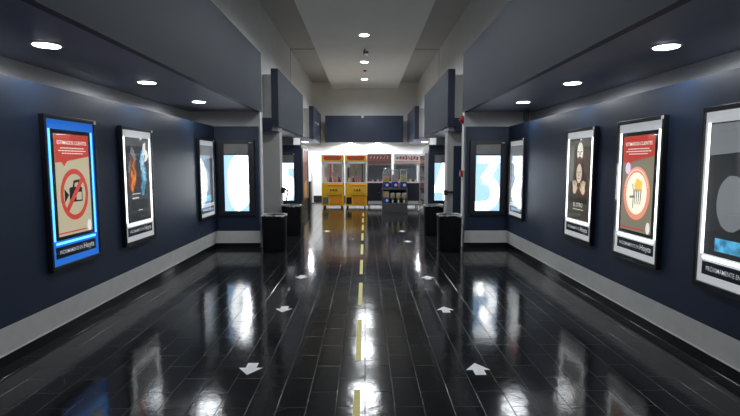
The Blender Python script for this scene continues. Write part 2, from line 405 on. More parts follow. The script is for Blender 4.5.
# ------------------------------------------------------------------ poster light boxes
def art_signs(b, w, z0, z1, camera):
    """house-rule print; b = parent, print spans +-w/2 and z0..z1"""
    h = z1-z0; y = -.0395
    X = lambda s: (s-.5)*w
    Z = lambda t: z0+t*h
    bg = boxes((-w/2, y, z0, w/2, y+.002, z1)).build('print', 'p_beige' if camera else 'p_drab', b)
    MB().panel([(X(.0), Z(1.)), (X(1.), Z(1.)), (X(1.), Z(.785)), (X(.33), Z(.735)), (X(.24), Z(.685)), (X(.17), Z(.725)), (X(0), Z(.72))], y).build('red_banner', 'p_red', bg)
    MB().text('ESTIMADOS CLIENTES', 0, Z(.90), .050, y-.0013, w*.86).build('heading_lettering', 'p_white', bg)
    t = MB()
    for k, ww in enumerate((.70, .82, .62)):
        zz = Z(.868-.026*k)
        for q in range(9):
            a = -ww/2+ww*q/9; t.panel([(w*(a+.008), zz), (w*(a+ww/9-.008), zz), (w*(a+ww/9-.008), zz-.009), (w*(a+.008), zz-.009)], y-.0013)
    t.build('small_print', 'p_white', bg)
    cz = Z(.40); R = w*.41
    if camera:
        MB().ring(0, cz, R, R*.80, y-.002, asp=1.12).build('prohibition_ring', 'p_red', bg)
        c = MB()
        c.panel([(-.085, cz-.075), (.13, cz-.075), (.13, cz+.06), (.11, cz+.075), (-.065, cz+.075), (-.085, cz+.06)], y-.001)
        c.panel([(-.095, cz), (-.165, cz+.06), (-.165, cz-.075)], y-.001)
        c.panel([(-.03, cz+.075), (-.01, cz+.14), (.09, cz+.15), (.10, cz+.075), (.075, cz+.075), (.07, cz+.12), (.01, cz+.115), (.0, cz+.075)], y-.001)
        c.build('camera_pictogram', 'p_black', bg)
        MB().panel([(.025, cz-.06), (.115, cz-.06), (.115, cz+.02), (.025, cz+.02)], y-.0025).build('pictogram_window', 'p_beige', bg)
        q = R*.9*.7
        MB().panel([(-q-.018, cz-q*1.12+.018), (-q+.02, cz-q*1.12-.02), (q+.018, cz+q*1.12-.018), (q-.02, cz+q*1.12+.02)], y-.004).build('prohibition_slash', 'p_red', bg)
    else:
        MB().disc(0, cz, R*.84, R*1.0, y-.0005, n=44).build('pale_disc', 'p_cream', bg)
        MB().ring(0, cz, R*1.04, R*.82, y-.002, asp=1.16).build('salmon_ring', 'p_salmon', bg)
        k = MB()
        for i in range(24):                       # pale dashes of lettering round the ring
            a = PI*(.1+.8*i/23)
            cx, zz = R*.93*math.cos(a), cz+R*.93*1.16*math.sin(a)
            k.disc(cx, zz, .009, .010, y-.0035, n=6)
        k.build('ring_marks', 'p_white', bg)
        p = MB()
        for i in range(9): p.disc(.03+.055*math.cos(i*2.4)*(i/9)**.5, cz+.085+.05*math.sin(i*2.4)*(i/9)**.5, .034, .036, y-.001-.0003*i, n=12, jit=.1)
        p.build('popcorn_heap', 'p_yellow', bg)
        p = MB()
        for i in range(4): p.panel([(-.03+i*.038, cz+.045), (-.012+i*.038, cz+.045), (-.016+i*.034, cz-.11), (-.026+i*.034, cz-.11)], y-.0045)
        p.stroke([(-.07, cz+.10), (-.045, cz+.02), (-.05, cz-.16)], .012, y-.0045)
        p.panel([(-.115, cz-.03), (-.02, cz-.02), (-.02, cz-.045), (-.115, cz-.055)], y-.0045)
        p.build('cup_and_straw', 'p_grey', bg)
        MB().disc(-w*.30, Z(.66), .048, .062, y-.006, jit=.05).build('lilac_splash', 'p_lilac', bg)
    MB().panel([(X(.0), Z(.035)), (X(.8), Z(.035)), (X(.8), Z(.022)), (X(0), Z(.022))], y).build('red_rule', 'p_red', bg)
    MB().disc(X(.91), Z(.06), .034, .06, y).build('corner_badge', 'p_white', bg)

def art_fire_ice(b, w, z0, z1):
    h = z1-z0; y = -.0395
    bg = boxes((-w/2, y, z0, w/2, y+.002, z1)).build('print', 'p_char', b)
    Z = lambda t: z0+t*h
    def blob(name, m, cx, tz0, tz1, wd, dy, sd, n=26):
        rnd = random.Random(sd); L, Rr = [], []
        for i in range(n+1):
            u = i/n; t = tz0+(tz1-tz0)*u
            p = math.sin(PI*min(1, u*.9+.08))**.7*wd
            L.append((cx+.03*math.sin(u*7+sd)-p*(.45+.4*rnd.random()), Z(t))); Rr.append((cx+.03*math.sin(u*7+sd)+p*(.45+.4*rnd.random()), Z(t)))
        MB().panel(L+Rr[::-1], y-dy).build(name, m, bg)
    blob('dim_figure', 'p_grey', -.16, .50, .90, .13, .0003, 9)
    blob('ember_glow', 'p_ember', -.17, .34, .80, .12, .0012, 3)
    blob('flame', 'p_fire', -.16, .36, .62, .085, .0024, 4)
    blob('flame_tongue', 'p_fire', -.12, .50, .74, .03, .0036, 6)
    blob('ice_glow', 'p_ice', .12, .30, .86, .11, .0012, 5)
    blob('frost', 'p_frost', .13, .48, .95, .075, .0024, 8)
    blob('pale_flare', 'p_white', .20, .72, .96, .085, .0036, 12)
    MB().panel([(-.20, Z(.335)), (.02, Z(.335)), (.02, Z(.325)), (-.20, Z(.325))], y-.004).build('title_rule', 'p_white', bg)
    t = MB()
    t.panel([(-.20, Z(.285)), (-.03, Z(.285)), (-.03, Z(.272)), (-.20, Z(.272))], y-.004)
    t.build('title_bar', 'p_white', bg)
    MB().panel([(-.05, Z(.13)), (.06, Z(.13)), (.06, Z(.12)), (-.05, Z(.12))], y-.004).build('credit_rule', 'p_white', bg)

def art_faces(b, w, z0, z1):
    h = z1-z0; y = -.0395
    Z = lambda t: z0+t*h
    bg = boxes((-w/2, y, z0, w/2, y+.002, z1)).build('print', 'p_olive', b)
    MB().panel([(-.26, Z(.2)), (-.24, Z(.48)), (-.17, Z(.58)), (-.06, Z(.63)), (.09, Z(.63)), (.20, Z(.57)), (.26, Z(.46)), (.27, Z(.2))], y).build('dark_coat', 'p_coat', bg)
    MB().disc(.02, Z(.84), .085, .125, y-.0013).build('upper_face', 'p_pate', bg)
    s = MB(); 
    for x in (-.03, .06): s.disc(x, Z(.845), .022, .009, y-.0026, n=12)
    s.panel([(.012, Z(.84)), (.03, Z(.84)), (.036, Z(.80)), (.006, Z(.80))], y-.0026)
    s.build('upper_face_shadow', 'p_shade', bg)
    MB().panel([(-.055, Z(.76)), (.02, Z(.79)), (.09, Z(.76)), (.095, Z(.70)), (.02, Z(.655)), (-.05, Z(.69))], y-.0028).build('beard', 'p_hair', bg)
    MB().disc(.02, Z(.625), .115, .115, y-.0022).build('hair', 'p_coat', bg)
    MB().disc(.02, Z(.575), .078, .125, y-.004).build('lower_face', 'p_skin', bg)
    s = MB()
    for x in (-.015, .05): s.disc(x, Z(.59), .018, .009, y-.0052, n=12)
    s.panel([(.012, Z(.575)), (.024, Z(.575)), (.03, Z(.54)), (.008, Z(.54))], y-.0052)
    s.panel([(-.01, Z(.515)), (.045, Z(.515)), (.045, Z(.507)), (-.01, Z(.507))], y-.0052)
    s.build('lower_face_shadow', 'p_shade', bg)
    for sgn, nm in ((-1, 'left'), (1, 'right')):
        hd = MB(); cx, cz = .02+sgn*.125, Z(.365)
        hd.disc(cx, cz, .052, .055, y-.0015)
        for k, (dx, ln, ang) in enumerate(((-.042, .075, .28), (-.016, .10, .08), (.012, .105, -.06), (.036, .09, -.2))):
            x0 = cx+sgn*dx; z0_ = cz+.035; x1 = x0-math.sin(ang)*ln*sgn; z1_ = z0_+math.cos(ang)*ln*.8
            hd.stroke([(x0, z0_), ((x0+x1)/2, (z0_+z1_)/2+.004), (x1, z1_)], .021, y-.0028-.0003*k)
            hd.disc(x1, z1_, .0105, .0105, y-.0028-.0003*k, n=12)
        hd.stroke([(cx-sgn*.03, cz-.02), (cx-sgn*.075, cz+.02), (cx-sgn*.08, cz+.045)], .022, y-.0045)
        hd.build('hand', 'p_skin', bg)
    t = MB().text('EL OTRO', .01, Z(.155), .075, y-.001, w*.42, bold=0)
    t.panel([(-.13, Z(.125)), (.17, Z(.125)), (.17, Z(.118)), (-.13, Z(.118))], y-.001)
    t.build('title', 'p_white', bg)

def art_dark(b, w, z0, z1, kind):
    h = z1-z0; y = -.0395
    Z = lambda t: z0+t*h
    bg = boxes((-w/2, y, z0, w/2, y+.002, z1)).build('print', 'p_char' if kind == 'dim' else 'p_grey', b)
    if kind == 'dim':
        MB().panel([(-w/2, Z(1)), (w/2, Z(1)), (w/2, Z(.8)), (-w/2, Z(.76))], y).build('grey_heading', 'p_grey', bg)
        MB().disc(-.05, Z(.40), .16, .22, y, jit=.02).build('reflection_oval', 'p_grey', bg)  # reflection of the number sign drawn into the print
        MB().panel([(-.2, Z(.13)), (.2, Z(.13)), (.2, Z(.03)), (-.2, Z(.03))], y).build('blue_caption', 'p_ice', bg)
    else:
        MB().panel([(-.1, Z(.80)), (w/2, Z(.84)), (w/2, Z(.08)), (-.06, Z(.05)), (-.14, Z(.4))], y).build('white_reflection', 'p_white', bg)  # white reflection of the nearby sign painted as part of the print
        MB().panel([(.0, Z(.80)), (w/2, Z(.84)), (w/2, Z(.66)), (.03, Z(.64))], y-.0013).build('pink_block', 'p_pinkr', bg)
        s = MB().stroke([(-.22, Z(.85)), (-.12, Z(.72)), (-.2, Z(.58))], .03, y-.0013).stroke([(-.2, Z(.50)), (-.08, Z(.44)), (-.18, Z(.33)), (-.1, Z(.22))], .03, y-.0013)
        s.build('dark_flourish', 'p_char', bg)

def poster_box(sd, yc, label, art, blue=False, on=True):
    tb = 'tubeblue' if blue else 'tube' if on else 'whitep'
    W = SIDE[sd]['wall']
    t = thing('poster_light_box', label, 'poster', (sd*W, yc, .672), PI/2 if sd < 0 else -PI/2, 'poster light boxes on the navy walls')
    w, h = .84, 1.485
    f = MB().box(-w/2, -.054, 0, -w/2+.028, 0, h).box(w/2-.028, -.054, 0, w/2, 0, h)
    f.box(-w/2+.028, -.054, 0, w/2-.028, 0, .045).box(-w/2+.028, -.054, h-.04, w/2-.028, 0, h)
    f.build('frame', 'frame', t, .003)
    boxes((-w/2+.028, -.034, .045, w/2-.028, -.004, h-.04)).build('diffuser', 'fieldblue' if blue else 'field', t)
    zb0, zb1, bw = .285, 1.355, .325
    for x in (-bw-.020, bw+.020):
        MB().tube((x, -.036, zb0), (x, -.036, zb1), .010, 10).build('light_tube', tb, t)
    MB().tube((-bw, -.036, zb0-.03), (bw, -.036, zb0-.03), .012, 10).build('light_tube', tb, t)
    bd = boxes((-bw, -.0375, zb0, bw, -.030, zb1)).build('poster_board', 'frame', t)
    big = art in ('fire', 'faces', 'dim', 'pale')
    pw = .63 if big else .56; a0, a1 = (zb0+.01, zb1-.01) if big else (zb0+.035, zb1-.04)
    if art == 'camera': art_signs(bd, pw, a0, a1, True)
    elif art == 'food': art_signs(bd, pw, a0, a1, False)
    elif art == 'fire': art_fire_ice(bd, pw, a0, a1)
    elif art == 'faces': art_faces(bd, pw, a0, a1)
    else: art_dark(bd, pw, a0, a1, art)
    cs = boxes((-bw-.01, -.037, .112, bw+.01, -.030, .222)).build('caption_strip', 'strip', t)
    k = MB().text('PRÓXIMAMENTE EN', -.285, .150, .052, -.0375, .37, 'LEFT', bold=.004)
    k.text('Hoyts', .105, .147, .078, -.0375, .19, 'LEFT', bold=.02)
    k.build('caption_lettering', 'letter', cs)
    boxes((w/2-.036, -.060, h-.038, w/2-.004, -.054, h-.006)).build('latch', 'whitep', t)
    boxes((-w/2+.029, -.0515, .046, w/2-.029, -.0495, h-.041)).build('glass_pane', 'glass', t)
    return t
poster_box(-1, 4.885, 'blue-lit poster box on the left wall with a crossed-out camera sign', 'camera', True)
poster_box(-1, 6.28, 'white-lit poster box with orange flame and blue ice on dark print', 'fire')
poster_box(-1, 9.0, 'dim poster box on the left wall by the inner corner and backlit sign', 'dim', on=False)
poster_box(1, 4.955, 'white-lit poster box with red banner and popcorn in a salmon ring', 'food')
poster_box(1, 6.32, 'white-lit poster box with two faces and raised hands on dark print', 'faces')
poster_box(1, 8.95, 'narrow-looking poster box by the right inner corner with painted white reflection and pink print', 'pale', on=False)
poster_box(1, 3.60, 'poster box cut off by the right edge of the picture, nearest the viewer', 'dim')

# ------------------------------------------------------------------ backlit number signs
def number_sign(x, y, label, dig, lw, z0, z1, hz, fw0, fw1, fz0, fz1, back=.0):
    t = thing('number_sign', label, 'sign', (x, y, 0), 0, 'backlit room number signs')
    fr = MB().box(-fw0, -.05, fz0, -lw/2, 0, fz1).box(lw/2, -.05, fz0, fw1, 0, fz1)
    fr.box(-lw/2, -.05, fz0, lw/2, 0, z0).box(-lw/2, -.05, hz, lw/2, 0, fz1).box(-lw/2, -.05, z1, lw/2, 0, z1+.02)
    fr.build('housing', 'signbox', t, .004)
    boxes((-lw/2, -.03, z1+.02, lw/2, -.004, hz)).build('header_panel', 'header', t)
    p = boxes((-lw/2, -.03, z0, lw/2, -.004, z1)).build('lit_panel', 'numblue', t)
    h = z1-z0; X = lambda s: (s-.5)*lw; Z = lambda q: z0+q*h; yy = -.031
    m = MB()
    def arc(cx, cz, rx, rz, a0, a1, n=18): return [(X(cx)+rx*lw*math.cos(math.radians(a0+(a1-a0)*i/n)), Z(cz)+rz*h*math.sin(math.radians(a0+(a1-a0)*i/n))) for i in range(n+1)]
    if dig == '3':
        sw = .30*lw
        m.panel([(X(.07), Z(.985)), (X(.97), Z(.985)), (X(.97), Z(.86)), (X(.07), Z(.86))], yy)
        m.panel([(X(.97), Z(.90)), (X(.62), Z(.87)), (X(.22), Z(.62)), (X(.42), Z(.50)), (X(.66), Z(.60))], yy)
        out = arc(.42, .32, .575, .318, 104, -118); inn = arc(.40, .325, .23, .155, 104, -118)
        for i in range(len(out)-1): m.panel([out[i], out[i+1], inn[i+1], inn[i]], yy)
        m.panel([(X(.22), Z(.62)), (X(.42), Z(.64)), (X(.46), Z(.49)), (X(.30), Z(.49))], yy)
        m.panel([(X(.0), Z(.005)), (X(.36), Z(.01)), (X(.36), Z(.15)), (X(.0), Z(.17))], yy)
    elif dig == '6':
        m.disc(X(.56), Z(.50), lw*.438, h*.498, yy, n=48)
        m.panel([(X(.5), Z(.985)), (X(.995), Z(.985)), (X(.995), Z(.15)), (X(.8), Z(.05))], yy)
        q = MB(); q.disc(X(.70), Z(.69), lw*.16, h*.085, yy-.0015); q.disc(X(.58), Z(.33), lw*.13, h*.11, yy-.0015)
        q.build('numeral_opening', 'numpale', p)
    elif dig == '5':
        m.panel([(X(.1), Z(.99)), (X(.98), Z(.99)), (X(.98), Z(.86)), (X(.62), Z(.86)), (X(.62), Z(.66)), (X(.80), Z(.64)), (X(.985), Z(.58)), (X(.985), Z(.16)), (X(.86), Z(.04)), (X(.5), Z(.005)), (X(.05), Z(.03)), (X(.02), Z(.9))], yy)
    else:
        m.panel([(X(.46), Z(.995)), (X(.995), Z(.995)), (X(.995), Z(.01)), (X(.55), Z(.01)), (X(.55), Z(.22)), (X(.02), Z(.22)), (X(.02), Z(.37)), (X(.30), Z(.75))], yy)
    m.build('numeral', 'numwhite', p)
    boxes((fw1-.10, -.058, fz1-.06, fw1-.045, -.05, fz1-.045)).build('latch', 'whitep', t)
    boxes((-lw/2+.001, -.046, z0+.001, lw/2-.001, -.044, z1-.001)).build('glass_pane', 'glass', t)
    return t
number_sign(-2.55, 9.6, 'backlit sign with a huge rounded white numeral on the left end wall', '6', .48, .755, 1.865, 2.09, .36, .36, .66, 2.16)
number_sign(2.45, 9.6, 'backlit number 3 sign on the right end wall, nearest on that side', '3', .49, .755, 1.86, 2.08, .36, .36, .66, 2.16)
number_sign(-2.62, 16.0, 'partly hidden backlit number sign in the left second bay, behind the pillar', '5', .52, .47, 1.72, 1.98, .34, .34, .38, 2.06)
number_sign(2.58, 16.0, 'partly hidden backlit number 4 sign in the right second bay, behind the pillar', '4', .54, .47, 1.72, 1.98, .34, .34, .38, 2.06)

# ------------------------------------------------------------------ litter bins
def litter_bin(x, y, label):
    t = thing('litter_bin', label, 'bin', (x, y, 0), 0, 'black litter bins')
    MB().lathe((0, 0, 0), [(.215, .0), (.222, .01), (.225, .05), (.235, .69), (.235, .70), (.2, .70), (.195, .2)], 32, power=.6).build('body', 'bin', t)
    prof = []
    lb = MB(); n = 40; vs = []; rnd = random.Random(int(x*100))
    drop = [rnd.uniform(.006, .022) + (.025 if rnd.random() < .12 else 0) for _ in range(n)]
    for ring in range(4):
        for i in range(n):
            a = 2*PI*i/n; ct, st = math.cos(a), math.sin(a)
            q = (abs(ct)**(2/.6)+abs(st)**(2/.6))**(-.3)
            r = (.19, .215, .242, .243)[ring]*q*(1+rnd.uniform(-.006, .006))
            z = (.66, .708, .708, .702-drop[i])[ring]+rnd.uniform(0, .006)
            vs.append((r*ct, r*st, z))
    lb.add(vs, [(j*n+i, j*n+(i+1) % n, (j+1)*n+(i+1) % n, (j+1)*n+i) for j in range(3) for i in range(n)], True)
    lb.build('bin_liner', 'liner', t)
    return t
litter_bin(-1.775, 9.36, 'black litter bin in front of the left partition, nearer of the two on the left')
litter_bin(1.655, 9.36, 'black litter bin in front of the right partition, nearer of the two on the right')
litter_bin(-1.76, 11.5, 'black litter bin beside the left pillar, farther of the two on the left')
litter_bin(1.65, 11.5, 'black litter bin beside the right pillar, farther of the two on the right')

# belt barrier heads on the pillars
t = thing('belt_barrier', 'black belt barrier head with hanging strap on the left pillar', 'barrier', (-2.04, 11.7, 1.0), 0)
boxes((0, -.04, -.02, .09, .04, .12)).build('cassette', 'frame', t, .008)
MB().tube((.075, 0, .09), (.17, -.01, .03), .022, 10).tube((.17, -.01, .03), (.10, -.01, -.26), .016, 10).build('strap', 'frame', t)
t = thing('belt_barrier', 'black belt barrier head across the right pillar beside the navy board', 'barrier', (2.01, 11.6, 1.0), 0)
boxes((-.10, -.07, -.06, -.02, .02, .06)).build('cassette', 'frame', t, .008)
boxes((-.02, -.045, -.02, .13, 0, .035)).build('strap', 'frame', t, .003)

# ------------------------------------------------------------------ alarms and small fixtures
t = thing('fire_alarm', 'round red fire alarm high on the end of the right partition', 'alarm', (1.985, 9.8, 2.58), 0)
MB().tube((0, 0, 0), (-.03, 0, 0), .085, 24).build('base', 'red', t)
MB().ball((-.035, 0, 0), .06, 18, 10, sx=.6).build('dome', 'red', t)
boxes((-.085, -.008, -.01, -.07, .008, .01)).build('strobe_lens', 'whitep', t)
t = thing('fire_call_point', 'small red manual call point low on the end of the right partition', 'alarm', (1.985, 9.8, 1.43), 0)
boxes((-.05, -.07, 0, 0, .07, .13)).build('case', 'red', t, .006)
boxes((-.056, -.03, .03, -.05, .03, .09)).build('button', 'whitep', t)
t = tag(boxes((3.10, 9.40, 2.53, 3.18, 9.5, 2.73)).build('motion_sensor', 'steel', None, .01), 'small grey sensor hanging under the right soffit near the inner corner', 'sensor')
t = thing('security_camera', 'small security camera hanging from the high central ceiling between two downlights', 'camera', (0, 14.75, 5.12), 0)
MB().tube((0, 0, 0), (0, 0, -.10), .022, 12).build('stalk', 'steel', t)
boxes((-.05, -.16, -.17, .11, .07, -.09)).build('body', 'steel', t, .015)
tag(MB().lathe((0, 18.1, 5.12), [(.035, -.05), (.06, -.02), (.06, 0)], 16).build('smoke_detector', 'steel'), 'tiny round detector on the high central ceiling beyond the security camera', 'detector')
tag(MB().tube((-.11, 22.0, 3.80), (-.11, 21.94, 3.80), .055, 18).build('wall_sensor', 'plate'), 'small round pale sensor near the top of the back fascia', 'sensor')
t = thing('wall_camera', 'small pale camera on the face of the far left fascia', 'camera', (-2.02, 19.6, 3.25), 0)
boxes((0, -.06, 0, .03, .06, .12)).build('bracket', 'plate', t)
MB().tube((.03, 0, .06), (.16, -.12, .0), .045, 12).build('body', 'plate', t)

# ------------------------------------------------------------------ floor markings
DASH = ['cut off by the bottom edge of the picture', 'second from the bottom edge', 'third from the bottom edge', 'fourth from the bottom edge', 'fifth from the bottom edge',
        'sixth from the bottom edge', 'seventh from the bottom edge', 'eighth from the bottom edge', 'farthest, in front of the game machines']
for i in range(9):
    y = 2.39+1.63*i
    tag(boxes((-.086, y, 0, -.036, y+1.09, .0015)).build('floor_tape', 'yellowtape'), 'yellow tape dash of the centre line, '+DASH[i], 'tape', 'yellow dashes of the floor centre line')
def arrow(x, y, d, label):
    pts = [(-.045, .115), (.045, .115), (.045, .02), (.10, .02), (0, -.115), (-.10, .02), (-.045, .02)]
    pts = [(x+a, y+b*d) for a, b in pts]
    tag(MB().slab(pts, 0, .0015).build('floor_arrow', 'paper'), label, 'floor arrow', 'white arrows on the floor')
LA = ['nearest to the viewer', 'second from the viewer', 'third from the viewer', 'farthest from the viewer']
for i, y in enumerate((3.86, 5.50, 7.1, 12.0)): arrow(-.955, y, 1, 'white floor arrow left of the yellow line pointing at the viewer, '+LA[i])
RA = ['nearest', 'second nearest', 'third nearest', 'fourth nearest', 'farthest']
for i, y in enumerate((3.84, 5.47, 7.05, 10.4, 12.0)): arrow(.935, y, -1, 'white floor arrow right of the yellow line pointing away from the viewer, '+RA[i])

# ------------------------------------------------------------------ claw machines
def claw_machine(x, label, prizes, flap):
    W, D, y = .83, .85, 18.3
    t = thing('claw_machine', label, 'game machine', (x, y, 0), 0, 'yellow claw machines')
    h = W/2
    for sx in (-1, 1):
        for yy in (.08, D-.08): MB().tube((sx*(h-.08), yy, 0), (sx*(h-.08), yy, .09), .03, 10).build('foot', 'frame', t)
    b = MB().box(-h, 0, .09, h, D, .50).box(-h, 0, .50, h, D, .52).box(-h, -.0, .52, h, D, .95)
    b.box(-h+.24, -.05, .50, h-.04, 0, .56)
    b.build('cabinet', 'yellow', t, .006)
    boxes((-h+.05, -.012, .16, -h+.25, 0, .42)).build('prize_flap', flap, t)
    boxes((-h+.30, -.014, .14, h-.05, 0, .48)).build('coin_door', 'orange', t, .004)
    c = MB().box(-h+.24, -.06, .56, h-.04, -.0, .88)
    c.build('control_panel', 'yellow', t, .006)
    boxes((-h+.24, -.066, .84, h-.04, -.055, .875)).build('red_line', 'redpaint', t)
    for k in (0, 1, 2):
        MB().tube((-.06+k*.10, -.06, .68), (-.06+k*.10, -.12, .71), .032 if k else .024, 10).build('button' if k else 'joystick', 'slot', t)
    p = MB()
    for sx in (-1, 1):
        p.box(sx*h, 0, .95, sx*(h-.06), .06, 1.78); p.box(sx*h, D-.06, .95, sx*(h-.06), D, 1.78)
    p.box(-h+.06, 0, .95, h-.06, .04, .99); p.box(-h, 0, 1.70, h, .06, 1.79)
    p.build('window_frame', 'whitep', t)
    boxes((-h+.06, D-.04, .95, h-.06, D-.01, 1.72)).build('back_lining', 'backing', t)
    boxes((-h+.06, .02, .99, h-.06, .026, 1.72)).build('glass_pane', 'glass', t)
    hd = MB().box(-h, -.02, 1.79, h, D, 2.03); hd.build('header_box', 'yellow', t, .006)
    s = MB().panel([(-h+.14, 1.83), (h-.14, 1.83), (h-.07, 1.90), (h-.10, 1.985), (-h+.10, 1.985), (-h+.07, 1.90)], -.021, .004)
    s = s.build('header_sign', 'redpaint', t)
    q = MB()
    for k in range(7): q.panel([(-.19+k*.055, 1.86), (-.155+k*.055, 1.86), (-.15+k*.055, 1.93), (-.195+k*.055, 1.93)], -.026)
    q.build('sign_letters', 'brownhead', s)
    MB().tube((-h+.08, .12, 1.765), (h-.08, .12, 1.765), .014, 8).build('light_tube', 'tube', t)
    cl = MB().tube((.02, .4, 1.72), (.02, .4, 1.45), .012, 8).tube((.02, .4, 1.45), (.02, .4, 1.38), .05, 12)
    for k in range(3):
        a = k*2.1; d = Vector((math.cos(a), math.sin(a), 0))
        p0 = Vector((.02, .4, 1.39)); cl.tube(p0, p0+d*.09+Vector((0, 0, -.07)), .008, 6); cl.tube(p0+d*.09+Vector((0, 0, -.07)), p0+d*.03+Vector((0, 0, -.17)), .008, 6)
    cl.build('claw', 'chrome', t)
    if prizes:
        boxes((-.17, .68, 1.05, -.10, .74, 1.70)).build('pink_banner', 'pink', t); boxes((-.06, .45, 1.0, -.01, .5, 1.72)).build('white_post', 'whitep', t)
    else:
        boxes((-h+.08, .5, 1.0, -h+.15, .56, 1.72)).build('dark_post', 'steel', t); boxes((h-.2, .5, 1.0, h-.15, .56, 1.7)).build('dark_post', 'steel', t)
    boxes((-h+.07, .027, 1.55, -h+.20, .030, 1.70)).build('window_sticker', 'whitep', t)
    rnd = random.Random(int(x*77))
    ks = ['cream', 'brown', 'pink', 'violet', 'gold', 'whitep']
    for k in range(11 if prizes else 7):
        px = -h+.15+(k % 4)*.17+rnd.uniform(-.008, .008); py = .16+(k//4)*.17; r = rnd.uniform(.058, .075)
        g = MB().ball((px, py, .95+r), r, 12, 8).ball((px, py-.01, .95+r*2.4), r*.62, 12, 8)
        g.ball((px-r*.5, py, .95+r*3), r*.25, 8, 6).ball((px+r*.5, py, .95+r*3), r*.25, 8, 6)
        o = g.build('plush_toy', ks[k % 6])
        o.location = (x, y, 0)
        tag(o, 'plush toys inside the %s yellow claw machine' % ('left' if prizes else 'right'), 'plush toy', 'plush toys in the %s claw machine' % ('left' if prizes else 'right'))
    return t
claw_machine(-1.235, 'yellow claw machine with pink banner inside, leftmost of the row', True, 'doorblue')
claw_machine(-.345, 'yellow claw machine with black prize flap, second from the left', False, 'slot')

def crane(x, W, label, headm, seed):
    D, y = .8, 18.35
    t = thing('prize_machine', label, 'game machine', (x, y, 0), 0, 'dark prize machines')
    h = W/2
    for sx in (-1, 1):
        for yy in (.07, D-.07): MB().tube((sx*(h-.07), yy, 0), (sx*(h-.07), yy, .10), .028, 10).build('foot', 'chrome', t)
    boxes((-h, 0, .10, h, D, .96)).build('cabinet', 'dark', t, .006)
    g = MB().box(-h+.03, -.012, .14, h-.03, 0, .27)
    g.build('kick_plate', 'plate', t)
    boxes((-h, -.02, .96, h, .02, 1.01)).build('ledge', 'whitep', t)
    boxes((-.015, -.03, .55, .015, 0, .62)).build('lock', 'chrome', t)
    p = MB()
    for sx in (-1, 1): p.box(sx*h, 0, .96, sx*(h-.045), .05, 1.70); p.box(sx*h, D-.05, .96, sx*(h-.045), D, 1.70)
    p.build('window_frame', 'chrome', t)
    boxes((-h+.045, D-.03, .96, h-.045, D-.01, 1.70)).build('back_lining', 'bluegrey', t)
    p2 = boxes((-h+.045, 0, 1.63, h-.045, .05, 1.70)).build('window_rail', 'chrome', t)
    MB().tube((-h+.08, .12, 1.685), (h-.08, .12, 1.685), .012, 8).build('light_tube', 'tube', t)
    boxes((-h+.045, .02, 1.01, h-.045, .026, 1.70)).build('glass_pane', 'glass', t)
    hb = boxes((-h, -.03, 1.70, h, D, 2.07)).build('header_box', headm, t, .006)
    rnd = random.Random(seed); pts = []
    q = MB()
    for k in range(8):
        xx = -h+.1+k*(W-.2)/7
        q.panel([(xx-.045, 1.86+rnd.uniform(-.03, .02)), (xx+.04, 1.84+rnd.uniform(-.02, .03)), (xx+.05, 1.96+rnd.uniform(-.03, .05)), (xx-.03, 1.98+rnd.uniform(-.03, .04))], -.031-.0004*k, .003)
    q.build('header_lettering', 'dullred', hb)
    q = MB()
    for k in range(6):
        xx = -h+.15+k*(W-.3)/5
        q.panel([(xx-.03, 1.88), (xx-.01, 1.87), (xx+.02, 1.97+rnd.uniform(-.03, .05)), (xx, 1.98)], -.036, .003)
    q.build('header_highlights', 'whitep', hb)
    boxes((-h+.02, -.034, 1.735, h-.02, -.03, 1.79)).build('header_stripe', 'salmonpaint' if headm == 'whitep' else 'dullred', hb)
    for k in range(8):
        px = -h+.12+(W-.24)*k/7; r = rnd.uniform(.040, .047); py = (.14, .32)[k % 2]
        g = MB().ball((px, py, .96+r), r, 12, 8).ball((px, py, .96+r*2.3), r*.6, 10, 6).ball((px-r*.5, py, .96+r*2.9), r*.24, 8, 6).ball((px+r*.5, py, .96+r*2.9), r*.24, 8, 6)
        o = g.build('plush_toy', ['pink', 'whitep', 'brown', 'cream'][k % 4]); o.location = (x, y, 0)
        tag(o, 'plush toys inside the dark prize machine, %s of the pair' % ('left' if x < 1 else 'right'), 'plush toy', 'plush toys in the %s dark machine' % ('left' if x < 1 else 'right'))
    return t
crane(.545, .93, 'dark prize machine with grey-brown header, third from the left', 'brownhead', 1)
c = crane(1.61, .95, 'dark prize machine with red and white header and pink sticker, rightmost', 'whitep', 2)
boxes((-.36, -.006, .80, -.22, 0, .96)).build('pink_sticker', 'pink', c)

